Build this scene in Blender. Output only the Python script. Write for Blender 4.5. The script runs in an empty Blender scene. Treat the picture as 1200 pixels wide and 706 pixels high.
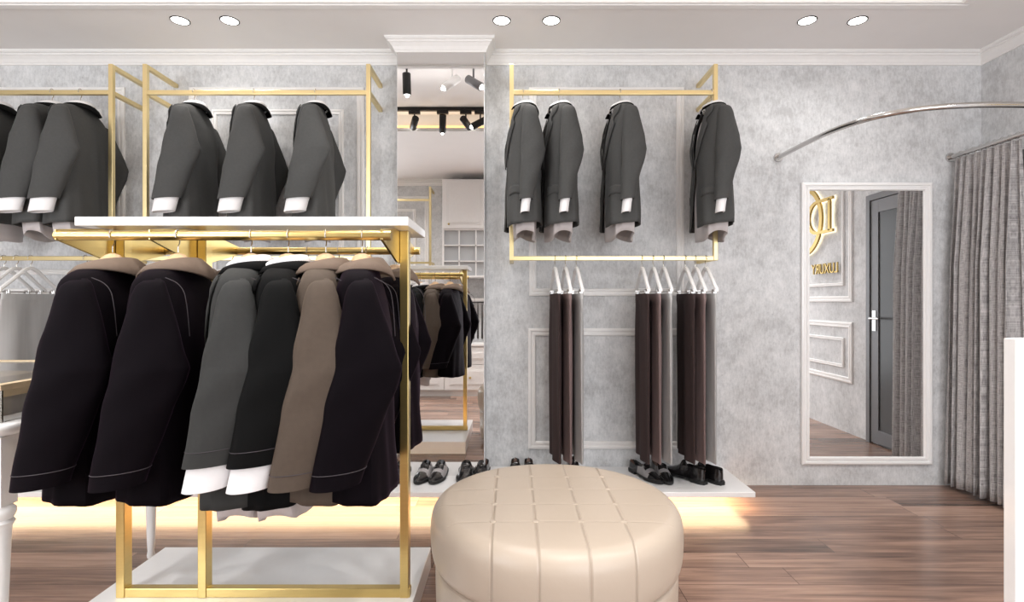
import bpy, bmesh, math, random
from mathutils import Vector, Matrix
random.seed(7)
PI = math.pi
C = bpy.context.scene.collection
D = 3.263          # distance from the camera to the back wall
H = 1.137          # eye height
F = 620.0          # focal length in pixels of the 1200 px frame
CEIL, TRAY = 2.665, 2.82
XL, XR, YF = -3.5, 2.895, -0.5   # left wall, right wall, shop-front wall

# ------------------------------------------------------------------ materials
def new_mat(name):
    m = bpy.data.materials.new(name); m.use_nodes = True
    nt = m.node_tree
    return m, nt, nt.nodes['Principled BSDF']
def N(nt, kind, **kw):
    n = nt.nodes.new(kind)
    for k, v in kw.items():
        if hasattr(n, k): setattr(n, k, v)
        else: n.inputs[k].default_value = v
    return n
def mth(nt, op, a, b=None, c=None):
    n = nt.nodes.new('ShaderNodeMath'); n.operation = op
    for i, v in enumerate((a, b, c)):
        if v is None: continue
        if isinstance(v, (int, float)): n.inputs[i].default_value = v
        else: nt.links.new(v, n.inputs[i])
    return n.outputs[0]
def lin(c):
    return tuple((v/255/12.92 if v/255 <= .04045 else ((v/255+.055)/1.055)**2.4) for v in c) + (1,)
def mat(name, rgb, rough=.5, metal=0, sheen=0, sheen_tint=None, noise=0, nscale=40, bump=0, bscale=200, spec=.5, coat=0, stretch=None):
    m, nt, b = new_mat(name)
    col = lin(rgb)
    b.inputs['Base Color'].default_value = col
    b.inputs['Roughness'].default_value = rough
    b.inputs['Metallic'].default_value = metal
    b.inputs['Specular IOR Level'].default_value = spec
    if coat: b.inputs['Coat Weight'].default_value = coat; b.inputs['Coat Roughness'].default_value = .08
    if sheen:
        b.inputs['Sheen Weight'].default_value = sheen
        b.inputs['Sheen Roughness'].default_value = .35
        b.inputs['Sheen Tint'].default_value = lin(sheen_tint or rgb)
    tc = N(nt, 'ShaderNodeTexCoord'); vec = tc.outputs['Object']
    if stretch:
        mp = N(nt, 'ShaderNodeMapping'); mp.inputs['Scale'].default_value = stretch
        nt.links.new(vec, mp.inputs['Vector']); vec = mp.outputs[0]
    if noise:
        n = N(nt, 'ShaderNodeTexNoise'); n.inputs['Scale'].default_value = nscale; n.inputs['Detail'].default_value = 4
        nt.links.new(vec, n.inputs['Vector'])
        r = N(nt, 'ShaderNodeMapRange'); r.inputs['From Min'].default_value = .3; r.inputs['From Max'].default_value = .7
        r.inputs['To Min'].default_value = 1-noise; r.inputs['To Max'].default_value = 1+noise
        nt.links.new(n.outputs['Fac'], r.inputs['Value'])
        mx = N(nt, 'ShaderNodeMix', data_type='RGBA', blend_type='MULTIPLY'); mx.inputs['Factor'].default_value = 1
        mx.inputs[6].default_value = col
        nt.links.new(r.outputs[0], mx.inputs[7]); nt.links.new(mx.outputs[2], b.inputs['Base Color'])
    if bump:
        n2 = N(nt, 'ShaderNodeTexNoise'); n2.inputs['Scale'].default_value = bscale; n2.inputs['Detail'].default_value = 3
        nt.links.new(vec, n2.inputs['Vector'])
        bp = N(nt, 'ShaderNodeBump'); bp.inputs['Strength'].default_value = bump; bp.inputs['Distance'].default_value = .002
        nt.links.new(n2.outputs['Fac'], bp.inputs['Height']); nt.links.new(bp.outputs[0], b.inputs['Normal'])
    return m
def emis(name, rgb, strength):
    m, nt, b = new_mat(name)
    b.inputs['Base Color'].default_value = lin(rgb)
    b.inputs['Emission Color'].default_value = lin(rgb)
    b.inputs['Emission Strength'].default_value = strength
    return m

def plaster():
    m, nt, b = new_mat('grey_plaster'); tc = N(nt, 'ShaderNodeTexCoord'); v = tc.outputs['Object']
    def nz(scale, det, rough=.6, vec=v):
        n = N(nt, 'ShaderNodeTexNoise'); n.inputs['Scale'].default_value = scale
        n.inputs['Detail'].default_value = det; n.inputs['Roughness'].default_value = rough
        nt.links.new(vec, n.inputs['Vector']); return n.outputs['Fac']
    mp = N(nt, 'ShaderNodeMapping'); mp.inputs['Scale'].default_value = (1, 1, .35)
    nt.links.new(v, mp.inputs['Vector'])
    big = nz(3.2, 8, .7); mid = nz(17, 6, .75); fine = nz(90, 3, .7, mp.outputs[0])
    s = mth(nt, 'ADD', mth(nt, 'MULTIPLY', big, .40), mth(nt, 'ADD', mth(nt, 'MULTIPLY', mid, .34), mth(nt, 'MULTIPLY', fine, .26)))
    cr = N(nt, 'ShaderNodeValToRGB'); e = cr.color_ramp.elements
    e[0].position = .40; e[0].color = lin((183, 183, 184)); e[1].position = .60; e[1].color = lin((226, 226, 227))
    k = e.new(.5); k.color = lin((207, 208, 209))
    nt.links.new(s, cr.inputs[0])
    # small dark pits
    pit = nz(55, 2, .5)
    pm = N(nt, 'ShaderNodeMapRange'); pm.inputs['From Min'].default_value = .70; pm.inputs['From Max'].default_value = .80
    pm.inputs['To Min'].default_value = 1; pm.inputs['To Max'].default_value = .8
    nt.links.new(pit, pm.inputs['Value'])
    mx = N(nt, 'ShaderNodeMix', data_type='RGBA', blend_type='MULTIPLY'); mx.inputs['Factor'].default_value = 1
    nt.links.new(cr.outputs[0], mx.inputs[6]); nt.links.new(pm.outputs[0], mx.inputs[7])
    nt.links.new(mx.outputs[2], b.inputs['Base Color'])
    b.inputs['Roughness'].default_value = .72
    bp = N(nt, 'ShaderNodeBump'); bp.inputs['Strength'].default_value = .25; bp.inputs['Distance'].default_value = .003
    nt.links.new(s, bp.inputs['Height']); nt.links.new(bp.outputs[0], b.inputs['Normal'])
    return m

def planks():
    m, nt, b = new_mat('wood_planks'); tc = N(nt, 'ShaderNodeTexCoord')
    sp = N(nt, 'ShaderNodeSeparateXYZ'); nt.links.new(tc.outputs['Object'], sp.inputs[0])
    W, L = .135, 1.35
    yr = mth(nt, 'DIVIDE', mth(nt, 'ADD', sp.outputs[1], 20.02), W)
    row = mth(nt, 'FLOOR', yr); fy = mth(nt, 'FRACT', yr)
    wn = N(nt, 'ShaderNodeTexWhiteNoise', noise_dimensions='1D'); nt.links.new(row, wn.inputs['W'])
    xr = mth(nt, 'ADD', mth(nt, 'DIVIDE', sp.outputs[0], L), mth(nt, 'MULTIPLY', wn.outputs['Value'], 7))
    col = mth(nt, 'FLOOR', xr); fx = mth(nt, 'FRACT', xr)
    cb = N(nt, 'ShaderNodeCombineXYZ'); nt.links.new(row, cb.inputs[0]); nt.links.new(col, cb.inputs[1])
    w2 = N(nt, 'ShaderNodeTexWhiteNoise', noise_dimensions='3D'); nt.links.new(cb.outputs[0], w2.inputs['Vector'])
    # grain coordinates, offset per plank
    off = mth(nt, 'MULTIPLY', w2.outputs['Value'], 40)
    g = N(nt, 'ShaderNodeCombineXYZ')
    nt.links.new(mth(nt, 'ADD', mth(nt, 'MULTIPLY', sp.outputs[0], 1.6), off), g.inputs[0])
    nt.links.new(mth(nt, 'MULTIPLY', sp.outputs[1], 30), g.inputs[1]); nt.links.new(off, g.inputs[2])
    n1 = N(nt, 'ShaderNodeTexNoise'); n1.inputs['Scale'].default_value = 1.2; n1.inputs['Detail'].default_value = 8
    n1.inputs['Roughness'].default_value = .62; n1.inputs['Distortion'].default_value = .7
    nt.links.new(g.outputs[0], n1.inputs['Vector'])
    n2 = N(nt, 'ShaderNodeTexNoise'); n2.inputs['Scale'].default_value = .55; n2.inputs['Detail'].default_value = 3
    g2 = N(nt, 'ShaderNodeCombineXYZ')
    nt.links.new(mth(nt, 'ADD', mth(nt, 'MULTIPLY', sp.outputs[0], 2.2), off), g2.inputs[0])
    nt.links.new(mth(nt, 'MULTIPLY', sp.outputs[1], 14), g2.inputs[1]); nt.links.new(off, g2.inputs[2])
    nt.links.new(g2.outputs[0], n2.inputs['Vector'])
    t = mth(nt, 'ADD', mth(nt, 'MULTIPLY', n1.outputs['Fac'], .55),
            mth(nt, 'ADD', mth(nt, 'MULTIPLY', n2.outputs['Fac'], .35), mth(nt, 'MULTIPLY', w2.outputs['Value'], .20)))
    cr = N(nt, 'ShaderNodeValToRGB'); e = cr.color_ramp.elements
    e[0].position = .34; e[0].color = lin((82, 67, 59)); e[1].position = .78; e[1].color = lin((192, 160, 142))
    k = e.new(.47); k.color = lin((120, 96, 85)); k = e.new(.60); k.color = lin((156, 126, 110))
    nt.links.new(t, cr.inputs[0])
    # gaps
    def edge(f, w):
        a = mth(nt, 'MINIMUM', f, mth(nt, 'SUBTRACT', 1, f)); return mth(nt, 'LESS_THAN', a, w)
    gap = mth(nt, 'MAXIMUM', edge(fy, .009), edge(fx, .0012))
    mx = N(nt, 'ShaderNodeMix', data_type='RGBA'); mx.inputs[7].default_value = lin((60, 44, 38))
    nt.links.new(mth(nt, 'MULTIPLY', gap, .75), mx.inputs['Factor']); nt.links.new(cr.outputs[0], mx.inputs[6])
    nt.links.new(mx.outputs[2], b.inputs['Base Color'])
    rr = N(nt, 'ShaderNodeMapRange'); rr.inputs['To Min'].default_value = .14; rr.inputs['To Max'].default_value = .3
    nt.links.new(n1.outputs['Fac'], rr.inputs['Value']); nt.links.new(rr.outputs[0], b.inputs['Roughness'])
    bp = N(nt, 'ShaderNodeBump'); bp.inputs['Strength'].default_value = .12; bp.inputs['Distance'].default_value = .001
    nt.links.new(mth(nt, 'SUBTRACT', n1.outputs['Fac'], gap), bp.inputs['Height']); nt.links.new(bp.outputs[0], b.inputs['Normal'])
    return m

def linen():
    m, nt, b = new_mat('grey_linen'); tc = N(nt, 'ShaderNodeTexCoord')
    def st(sc, s):
        mp = N(nt, 'ShaderNodeMapping'); mp.inputs['Scale'].default_value = sc
        nt.links.new(tc.outputs['UV'], mp.inputs['Vector'])
        n = N(nt, 'ShaderNodeTexNoise'); n.inputs['Scale'].default_value = s; n.inputs['Detail'].default_value = 3; n.inputs['Roughness'].default_value = .7
        nt.links.new(mp.outputs[0], n.inputs['Vector']); return n.outputs['Fac']
    s = mth(nt, 'ADD', mth(nt, 'MULTIPLY', st((60, 4, 1), 4), .5), mth(nt, 'MULTIPLY', st((5, 90, 1), 3), .5))
    cr = N(nt, 'ShaderNodeValToRGB'); e = cr.color_ramp.elements
    e[0].position = .38; e[0].color = lin((124, 121, 121)); e[1].position = .62; e[1].color = lin((206, 202, 201))
    nt.links.new(s, cr.inputs[0]); nt.links.new(cr.outputs[0], b.inputs['Base Color'])
    b.inputs['Roughness'].default_value = .9; b.inputs['Specular IOR Level'].default_value = .1
    bp = N(nt, 'ShaderNodeBump'); bp.inputs['Strength'].default_value = .3; bp.inputs['Distance'].default_value = .001
    nt.links.new(s, bp.inputs['Height']); nt.links.new(bp.outputs[0], b.inputs['Normal'])
    return m

SEAM_X = [-.209, -.077, .064, .198]
SEAM_Y = [-.21, -.07, .07, .21]
def leather():
    m, nt, b = new_mat('beige_leather'); tc = N(nt, 'ShaderNodeTexCoord')
    sp = N(nt, 'ShaderNodeSeparateXYZ'); nt.links.new(tc.outputs['Object'], sp.inputs[0])
    def groove(axis, vals, w, top=False):
        out = None
        for v in vals:
            d = mth(nt, 'ABSOLUTE', mth(nt, 'SUBTRACT', sp.outputs[axis], v))
            g = mth(nt, 'MAXIMUM', mth(nt, 'SUBTRACT', 1, mth(nt, 'DIVIDE', d, w)), 0)
            out = g if out is None else mth(nt, 'MAXIMUM', out, g)
        if top: out = mth(nt, 'MULTIPLY', out, mth(nt, 'GREATER_THAN', sp.outputs[2], .435))
        return out
    gx = groove(0, SEAM_X, .006); gy = mth(nt, 'MULTIPLY', groove(1, SEAM_Y, .006, True), .25)
    g = mth(nt, 'MAXIMUM', gx, gy)
    n = N(nt, 'ShaderNodeTexNoise'); n.inputs['Scale'].default_value = 9; n.inputs['Detail'].default_value = 6
    nt.links.new(tc.outputs['Object'], n.inputs['Vector'])
    h = mth(nt, 'ADD', mth(nt, 'MULTIPLY', g, -1), mth(nt, 'MULTIPLY', n.outputs['Fac'], .6))
    bp = N(nt, 'ShaderNodeBump'); bp.inputs['Strength'].default_value = .6; bp.inputs['Distance'].default_value = .006
    nt.links.new(h, bp.inputs['Height']); nt.links.new(bp.outputs[0], b.inputs['Normal'])
    mx = N(nt, 'ShaderNodeMix', data_type='RGBA'); mx.inputs[6].default_value = lin((181, 166, 150)); mx.inputs[7].default_value = lin((140, 118, 100))
    nt.links.new(mth(nt, 'MULTIPLY', mth(nt, 'GREATER_THAN', g, .55), .22), mx.inputs['Factor'])
    nt.links.new(mx.outputs[2], b.inputs['Base Color'])
    b.inputs['Roughness'].default_value = .36
    return m

M = {}
M['plaster'] = plaster(); M['floor'] = planks(); M['linen'] = linen(); M['leather'] = leather()
M['white'] = mat('white_paint', (238, 236, 234), .38, noise=.015)
M['whitegloss'] = mat('white_lacquer', (242, 241, 240), .18, noise=.01, coat=.3)
M['ceiling'] = mat('ceiling_paint', (236, 233, 231), .8, noise=.01, nscale=6)
M['gold'] = mat('brushed_brass', (212, 186, 122), .28, 1, noise=.03, nscale=12, stretch=(1, 1, 12))
M['palegold'] = mat('satin_champagne_brass', (232, 212, 160), .34, 1, noise=.03, nscale=10)
M['chrome'] = mat('chrome', (200, 198, 196), .16, 1)
M['steel'] = mat('hook_steel', (196, 190, 180), .25, 1)
M['mirror'] = mat('mirror_glass', (240, 240, 240), .0, 1)
M['black'] = mat('black_metal', (26, 24, 24), .4, .3)
M['doorgrey'] = mat('grey_door_metal', (112, 111, 112), .42, .35)
M['doorglass'] = mat('dark_door_glass', (62, 61, 60), .25, .0, spec=.4)
M['wood'] = mat('beech_wood', (222, 184, 142), .42, noise=.12, nscale=8, stretch=(8, 1, 8))
M['tan'] = mat('tan_card', (205, 184, 152), .6, noise=.03)
M['greybox'] = mat('grey_card', (160, 155, 150), .6, noise=.03)
M['suit'] = mat('charcoal_wool', (72, 72, 71), .85, noise=.05, nscale=90, sheen=.12, sheen_tint=(150, 150, 148), bump=.15, bscale=400, spec=.2)
M['suitfront'] = mat('graphite_wool', (52, 52, 51), .85, noise=.05, nscale=90, sheen=.15, sheen_tint=(150, 152, 146), bump=.15, bscale=400, spec=.2)
M['blackwool'] = mat('black_wool', (5, 5, 5), .85, noise=.05, nscale=90, sheen=.05, sheen_tint=(90, 88, 90), bump=.15, bscale=400, spec=.15)
M['purple'] = mat('plum_velvet', (8, 4, 8), .8, noise=.06, nscale=60, sheen=.10, sheen_tint=(130, 90, 126), bump=.1, bscale=400, spec=.08)
M['brown'] = mat('mushroom_wool', (80, 69, 60), .8, noise=.05, nscale=60, sheen=.2, sheen_tint=(200, 180, 160), bump=.15, bscale=400, spec=.2)
M['taupe'] = mat('taupe_collar_cloth', (114, 98, 86), .8, noise=.04, nscale=60, sheen=.1, bump=.1, spec=.2)
M['shirt'] = mat('white_shirt_cotton', (232, 230, 230), .7, noise=.01, sheen=.1, sheen_tint=(255, 255, 255))
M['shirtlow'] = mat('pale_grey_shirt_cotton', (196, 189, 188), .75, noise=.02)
M['seam'] = mat('seam_thread', (58, 52, 56), .7)
M['trouser_dark'] = mat('dark_brown_wool', (62, 50, 49), .8, noise=.1, nscale=30, stretch=(1, 1, .05), spec=.2, sheen=.1)
M['trouser_mauve'] = mat('mauve_brown_wool', (128, 110, 108), .8, noise=.12, nscale=30, stretch=(1, 1, .05), spec=.2, sheen=.1)
M['trouser_grey'] = mat('light_grey_wool', (180, 179, 178), .8, noise=.1, nscale=30, stretch=(1, 1, .05), spec=.2, sheen=.1)
M['shoeleather'] = mat('black_shoe_leather', (24, 22, 23), .2, noise=.05, coat=.4)
M['browninside'] = mat('brown_leather_lining', (84, 58, 46), .5)
M['greyleather'] = mat('pale_grey_shoe_leather', (150, 146, 146), .35)
M['paleglass'] = mat('pale_glazing', (186, 188, 190), .15)
M['signgold'] = mat('sign_gold', (176, 150, 92), .38, 1)
M['sole'] = mat('dark_sole_rubber', (20, 19, 19), .55)
M['lamp'] = emis('lamp_lens', (255, 252, 246), 6)
M['led'] = emis('warm_led', (255, 226, 182), 5.0)
M['logoglow'] = emis('logo_backlight', (255, 246, 222), .8)
M['cove'] = emis('cove_led', (255, 206, 140), .9)
def clear_glass():
    m, nt, b = new_mat('clear_glass')
    b.inputs['Base Color'].default_value = (1, 1, 1, 1); b.inputs['Roughness'].default_value = 0
    b.inputs['Transmission Weight'].default_value = 1; b.inputs['IOR'].default_value = 1.35
    return m
M['glass'] = clear_glass()

# ------------------------------------------------------------------ mesh helpers
class MB:
    def __init__(s): s.v = []; s.f = []; s.mi = []; s.uv = None
    def box(s, x0, x1, y0, y1, z0, z1, mi=0):
        n = len(s.v)
        s.v += [(x, y, z) for z in (z0, z1) for y in (y0, y1) for x in (x0, x1)]
        for q in ((0, 2, 3, 1), (4, 5, 7, 6), (0, 1, 5, 4), (2, 6, 7, 3), (0, 4, 6, 2), (1, 3, 7, 5)):
            s.f.append(tuple(n+i for i in q)); s.mi.append(mi)
        return s
    def rings(s, rr, closed=True, cap0=True, cap1=True, mi=0):
        n = len(s.v); k = len(rr[0])
        for r in rr: s.v += [tuple(p) for p in r]
        for i in range(len(rr)-1):
            for j in range(k if closed else k-1):
                a = n+i*k+j; b = n+i*k+(j+1) % k
                s.f.append((a, b, b+k, a+k)); s.mi.append(mi)
        if closed and cap0: s.f.append(tuple(n+j for j in reversed(range(k)))); s.mi.append(mi)
        if closed and cap1: s.f.append(tuple(n+(len(rr)-1)*k+j for j in range(k))); s.mi.append(mi)
        return s
    def tube(s, pts, r, seg=10, closed=False, mi=0, sq=False):
        pts = [Vector(p) for p in pts]; rr = []; n = len(pts)
        up = None
        for i, p in enumerate(pts):
            if closed: t = pts[(i+1) % n]-pts[i-1]
            else: t = pts[min(i+1, n-1)]-pts[max(i-1, 0)]
            t.normalize()
            if up is None: up = t.orthogonal().normalized() if abs(t.z) > .99 else (Vector((0, 0, 1))-t*t.z).normalized()
            up = (up-t*up.dot(t)).normalized(); sd = t.cross(up)
            rad = r(i/(n-1)) if callable(r) else r
            rr.append([p+(up*math.cos(2*PI*k/seg)+sd*math.sin(2*PI*k/seg))*rad for k in range(seg)])
        if closed: rr.append(rr[0])
        return s.rings(rr, cap0=not closed, cap1=not closed, mi=mi)
    def bar(s, a, b, w, h, mi=0):       # rectangular bar from a to b, w across, h in the up direction
        a, b = Vector(a), Vector(b); t = (b-a).normalized()
        up = Vector((0, 0, 1)) if abs(t.z) < .9 else Vector((0, 1, 0))
        sd = t.cross(up).normalized(); up = sd.cross(t)
        return s.rings([[p+sd*x*w/2+up*y*h/2 for x, y in ((-1, -1), (1, -1), (1, 1), (-1, 1))] for p in (a, b)], mi=mi)
    def lathe(s, prof, cx=0, cy=0, seg=48, mi=0):
        oc = prof[0] == prof[-1]
        return s.rings([[(cx+r*math.cos(2*PI*k/seg), cy+r*math.sin(2*PI*k/seg), z) for k in range(seg)] for r, z in prof], cap0=not oc, cap1=not oc, mi=mi)
    def build(s, name, m, parent=None, loc=None, smooth=None, bevel=0, solid=0, subsurf=0, sharp=35):
        me = bpy.data.meshes.new(name); me.from_pydata(s.v, [], s.f)
        for x in (m if isinstance(m, (list, tuple)) else [m]): me.materials.append(x)
        if max(s.mi, default=0):
            for p, i in zip(me.polygons, s.mi): p.material_index = i
        bm = bmesh.new(); bm.from_mesh(me)
        bmesh.ops.remove_doubles(bm, verts=bm.verts, dist=1e-6)
        bmesh.ops.recalc_face_normals(bm, faces=bm.faces)
        if s.uv:
            ul = bm.loops.layers.uv.new('UVMap')
            for f in bm.faces:
                for l in f.loops: l[ul].uv = s.uv(l.vert.co)
        bm.to_mesh(me); bm.free()
        if smooth:
            for p in me.polygons: p.use_smooth = True
            me.set_sharp_from_angle(angle=math.radians(sharp))
        o = bpy.data.objects.new(name, me); C.objects.link(o)
        if loc: o.location = loc
        if parent: o.parent = parent
        if solid:
            k = o.modifiers.new('solid', 'SOLIDIFY'); k.thickness = solid; k.offset = 0
        if bevel:
            k = o.modifiers.new('bevel', 'BEVEL'); k.width = bevel; k.segments = 2; k.limit_method = 'ANGLE'
        if subsurf:
            k = o.modifiers.new('sub', 'SUBSURF'); k.levels = subsurf; k.render_levels = subsurf
        return o
def tag(o, label=None, cat=None, group=None, kind=None):
    if label: o['label'] = label
    if cat: o['category'] = cat
    if group: o['group'] = group
    if kind: o['kind'] = kind
    return o
def thing(name, loc, label, cat, group=None, rz=0):
    o = bpy.data.objects.new(name, None); C.objects.link(o); o.empty_display_size = .05
    o.location = loc; o.rotation_euler = (0, 0, rz)
    return tag(o, label, cat, group)
def copy_tree(o, parent=None):
    c = o.copy(); C.objects.link(c); c.parent = parent
    for ch in list(o.children): copy_tree(ch, c)
    return c
def struct(o): o['kind'] = 'structure'; return o
def curve(pts, n=8, closed=False):      # catmull-rom
    P = [Vector(p) for p in pts]; out = []; m = len(P)
    for i in range(m if closed else m-1):
        p0, p1, p2, p3 = (P[(i-1) % m], P[i], P[(i+1) % m], P[(i+2) % m]) if closed else (P[max(i-1, 0)], P[i], P[i+1], P[min(i+2, m-1)])
        for k in range(n):
            t = k/n
            out.append(.5*((2*p1)+(p2-p0)*t+(2*p0-5*p1+4*p2-p3)*t*t+(-p0+3*p1-3*p2+p3)*t**3))
    if not closed: out.append(P[-1])
    return out
def interp(tab, z, sm=.35):                     # tab: rows sorted by descending z, first column z
    if z >= tab[0][0]: return tab[0][1:]
    for a, b in zip(tab, tab[1:]):
        if b[0] <= z <= a[0]:
            t = (a[0]-z)/(a[0]-b[0]); t = t*t*(3-2*t)*sm+t*(1-sm)
            return tuple(x+(y-x)*t for x, y in zip(a[1:], b[1:]))
    return tab[-1][1:]

# ------------------------------------------------------------------ the room
struct(MB().box(XL-.1, XR+.1, YF-.1, D+.1, -.08, 0).build('floor', M['floor']))
struct(MB().box(XL-.1, XR+.1, D, D+.1, 0, TRAY+.06).build('wall_back', M['plaster']))
struct(MB().box(XR, XR+.1, YF-.1, D, 0, TRAY+.06).build('wall_right', M['plaster']))
struct(MB().box(XL-.1, XL, YF-.1, D, 0, TRAY+.06).build('wall_left', M['plaster']))
# front wall, with an unseen entrance opening added on the right for fill light
WX0, WX1 = -3.35, -1.80  # unseen window opening, added to brighten the left side
struct(MB().box(WX1, .25, YF-.1, YF, 0, TRAY+.06).box(.25, XR, YF-.1, YF, 2.5, TRAY+.06).box(XL, WX0, YF-.1, YF, 0, TRAY+.06).box(WX0, WX1, YF-.1, YF, 2.5, TRAY+.06).box(WX0, WX1, YF-.1, YF, 0, .5).build('wall_front', M['plaster']))
fr = MB(); fr.box(.25, .31, YF-.1, YF+.012, 0, 2.5).box(XR-.06, XR, YF-.1, YF+.012, 0, 2.5).box(.31, XR-.06, YF-.1, YF+.012, 2.44, 2.5)
for a, b, c, d in ((WX0, WX0+.05, .5, 2.5), (WX1-.05, WX1, .5, 2.5), (WX0+.05, WX1-.05, 2.45, 2.5), (WX0+.05, WX1-.05, .5, .55)): fr.box(a, b, YF-.1, YF+.012, c, d)
struct(fr.build('trim_1', M['black'], bevel=.003))
TX0, TX1, TY0, TY1 = -3.05, 2.35, 1.405, 2.754
cm = MB()
cm.box(XL-.1, XR+.1, YF-.1, D+.1, TRAY, TRAY+.06)
struct(cm.build('ceiling', M['ceiling']))
cm = MB()
cm.box(XL, XR, TY1, D, CEIL, TRAY).box(XL, XR, YF, TY0, CEIL, TRAY).box(TX1, XR, TY0, TY1, CEIL, TRAY).box(XL, TX0, TY0, TY1, CEIL, TRAY)
tag(cm.build('ceiling_soffit', M['ceiling']), kind='structure')
# small moulding round the ceiling tray
tm = MB(); w = .05
for a, b in (((TX0, TY1-w), (TX1, TY1)), ((TX0, TY0), (TX1, TY0+w)), ((TX1-w, TY0+w), (TX1, TY1-w)), ((TX0, TY0+w), (TX0+w, TY1-w))):
    tm.box(a[0], b[0], a[1], b[1], CEIL, CEIL+.018)
    tm.box(a[0]+(0 if b[0]-a[0] > .2 else .0), b[0], a[1]+.012*(a[1] > 2), b[1]-.012*(b[1] < 1.6), CEIL-.008, CEIL)
struct(tm.build('trim_2', M['white'], bevel=.003))
# cove led along the front side of the tray
cv = MB(); cv.box(TX0+.1, TX1-.1, TY0+.012, TY0+.03, CEIL+.03, CEIL+.045)
tag(cv.build('cove_light', M['cove']), 'warm light strip hidden in the ceiling recess above the entrance side', 'light strip')
# crown moulding
PROF = [(0, -.075), (.008, -.075), (.010, -.066), (.014, -.062), (.022, -.046), (.036, -.030), (.044, -.026), (.044, -.018), (.054, -.015), (.060, -.008), (.060, 0), (0, 0)]
def sweep(path, name):                  # path: list of wall-line corners, room on the left when walking
    mb = MB(); rr = []; P = [Vector((x, y, 0)) for x, y in path]
    for i, p in enumerate(P):
        ns = []
        if i > 0: t = (P[i]-P[i-1]).normalized(); ns.append(Vector((-t.y, t.x, 0)))
        if i < len(P)-1: t = (P[i+1]-P[i]).normalized(); ns.append(Vector((-t.y, t.x, 0)))
        n = ns[0] if len(ns) == 1 else (ns[0]+ns[1])/(1+ns[0].dot(ns[1]))
        rr.append([p+n*a+Vector((0, 0, CEIL+z)) for a, z in PROF])
    mb.rings(rr); return struct(mb.build(name, M['white']))
CX0, CX1, CY = -.674, -.16, 3.095
sweep([(XR, YF), (XR, D), (CX1, D), (CX1, CY), (CX0, CY), (CX0, D), (XL, D), (XL, YF), (XR, YF)], 'trim_3')
struct(MB().box(CX0, CX1, CY, D, 0, CEIL).build('wall_column', M['plaster']))
tag(MB().box(CX0+.004, CX1-.004, CY-.006, CY, .116, CEIL-.076).build('wall_mirror', M['mirror']),
    'tall frameless mirror covering the wall column behind the low white platform', 'mirror')

# panel mouldings
def mould(mb, u0, u1, z0, z1, w, put):
    """a picture-frame moulding; put(u, z, h) gives the 3-D point"""
    prof = [(0, 0), (0, .010), (w*.18, .014), (w*.36, .014), (w*.42, .007), (w*.58, .007), (w*.66, .012), (w*.9, .012), (w, .006), (w, 0)]
    rr = []
    for cu, cz, su, sz in ((u0, z0, 1, 1), (u1, z0, -1, 1), (u1, z1, -1, -1), (u0, z1, 1, -1), (u0, z0, 1, 1)):
        rr.append([put(cu+su*a, cz+sz*a, h) for a, h in prof])
    mb.rings(rr, cap0=False, cap1=False)
def px(x): return (x-600)*D/F
def pz(y): return H+(353-y)*D/F
back = lambda u, z, h: (u, D-h, z)
def trim(n, rects, put=back):
    mb = MB()
    for r in rects: mould(mb, *r, put)
    struct(mb.build('trim_%d' % n, M['white']))
trim(4, [(px(620), px(801), pz(347), pz(103), .046)])
trim(5, [(px(619), px(801), pz(526), pz(385), .046)])
trim(6, [(px(222), px(427), pz(347), pz(103), .046), (px(249), px(403), pz(322), pz(129), .032)])
trim(7, [(px(222), px(427), pz(526), pz(385), .046)])
trim(8, [(px(-55), px(147), pz(347), pz(103), .046), (px(-28), px(120), pz(322), pz(129), .032)])
trim(9, [(px(-55), px(147), pz(526), pz(385), .046)])
right = lambda u, z, h: (XR-h, u, z)
trim(10, [(.72, 2.016, 1.13, 2.45, .05), (.85, 1.90, 1.271, 2.33, .028)], right)
trim(11, [(.72, 2.016, .431, .955, .05), (.85, 1.90, .555, .816, .028)], right)
front = lambda u, z, h: (u, YF+h, z)
trim(12, [(-1.76, -1.05, 1.2, 2.46, .05), (-1.62, -1.21, 1.36, 2.30, .035)], front)

# ------------------------------------------------------------------ platform along the back wall, lit from below
pf = MB(); pf.box(XL, 1.30, 2.822, D, .088, .116)
t = thing('display_platform', (0, 0, 0), 'long low white shoe platform floating along the back wall, lit from underneath', 'platform')
pf.build('platform_top', M['whitegloss'], t, bevel=.003)
MB().box(XL+.02, 1.28, 3.16, D, .03, .088).build('wall_bracket', M['white'], t)
MB().box(XL+.02, 1.285, 2.86, 3.14, .082, .088).build('light_strip', M['led'], t)

# ------------------------------------------------------------------ wall clothes frames
def clothes_frame(x0, x1, label, left_edge=True, group='gold wall clothes frames'):
    y0 = 2.99; t = thing('wall_clothes_frame', ((x0+x1)/2, D, 1.37), label, 'clothes rail', group)
    def L(p): return (p[0]-(x0+x1)/2, p[1]-D, p[2]-1.37)
    zt, zr, zb = 2.474, 2.314, 1.378
    w = .024
    for x in (x0, x1):
        MB().bar(L((x, y0, zb-w/2)), L((x, y0, zt)), w, w).build('post', M['palegold'], t, bevel=.002)
        for z in (zt-w/2, zr, zb):
            MB().bar(L((x, y0+w/2, z)), L((x, D, z)), w, w).build('bracket', M['palegold'], t, bevel=.002)
    MB().bar(L((x0+w/2, y0, zr)), L((x1-w/2, y0, zr)), w, w).build('upper_rail', M['palegold'], t, bevel=.002)
    MB().bar(L((x0+w/2, y0, zb)), L((x1-w/2, y0, zb)), w, w).build('lower_rail', M['palegold'], t, bevel=.002)
    return t
clothes_frame(-3.35, -2.262, 'brass wall clothes frame at the left edge, cut off by the picture')
clothes_frame(-2.069, -.81, 'brass wall clothes frame left of the mirrored column, above the freestanding rack')
clothes_frame(-.002, 1.148, 'brass wall clothes frame right of the mirrored column, behind the ottoman')
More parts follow.
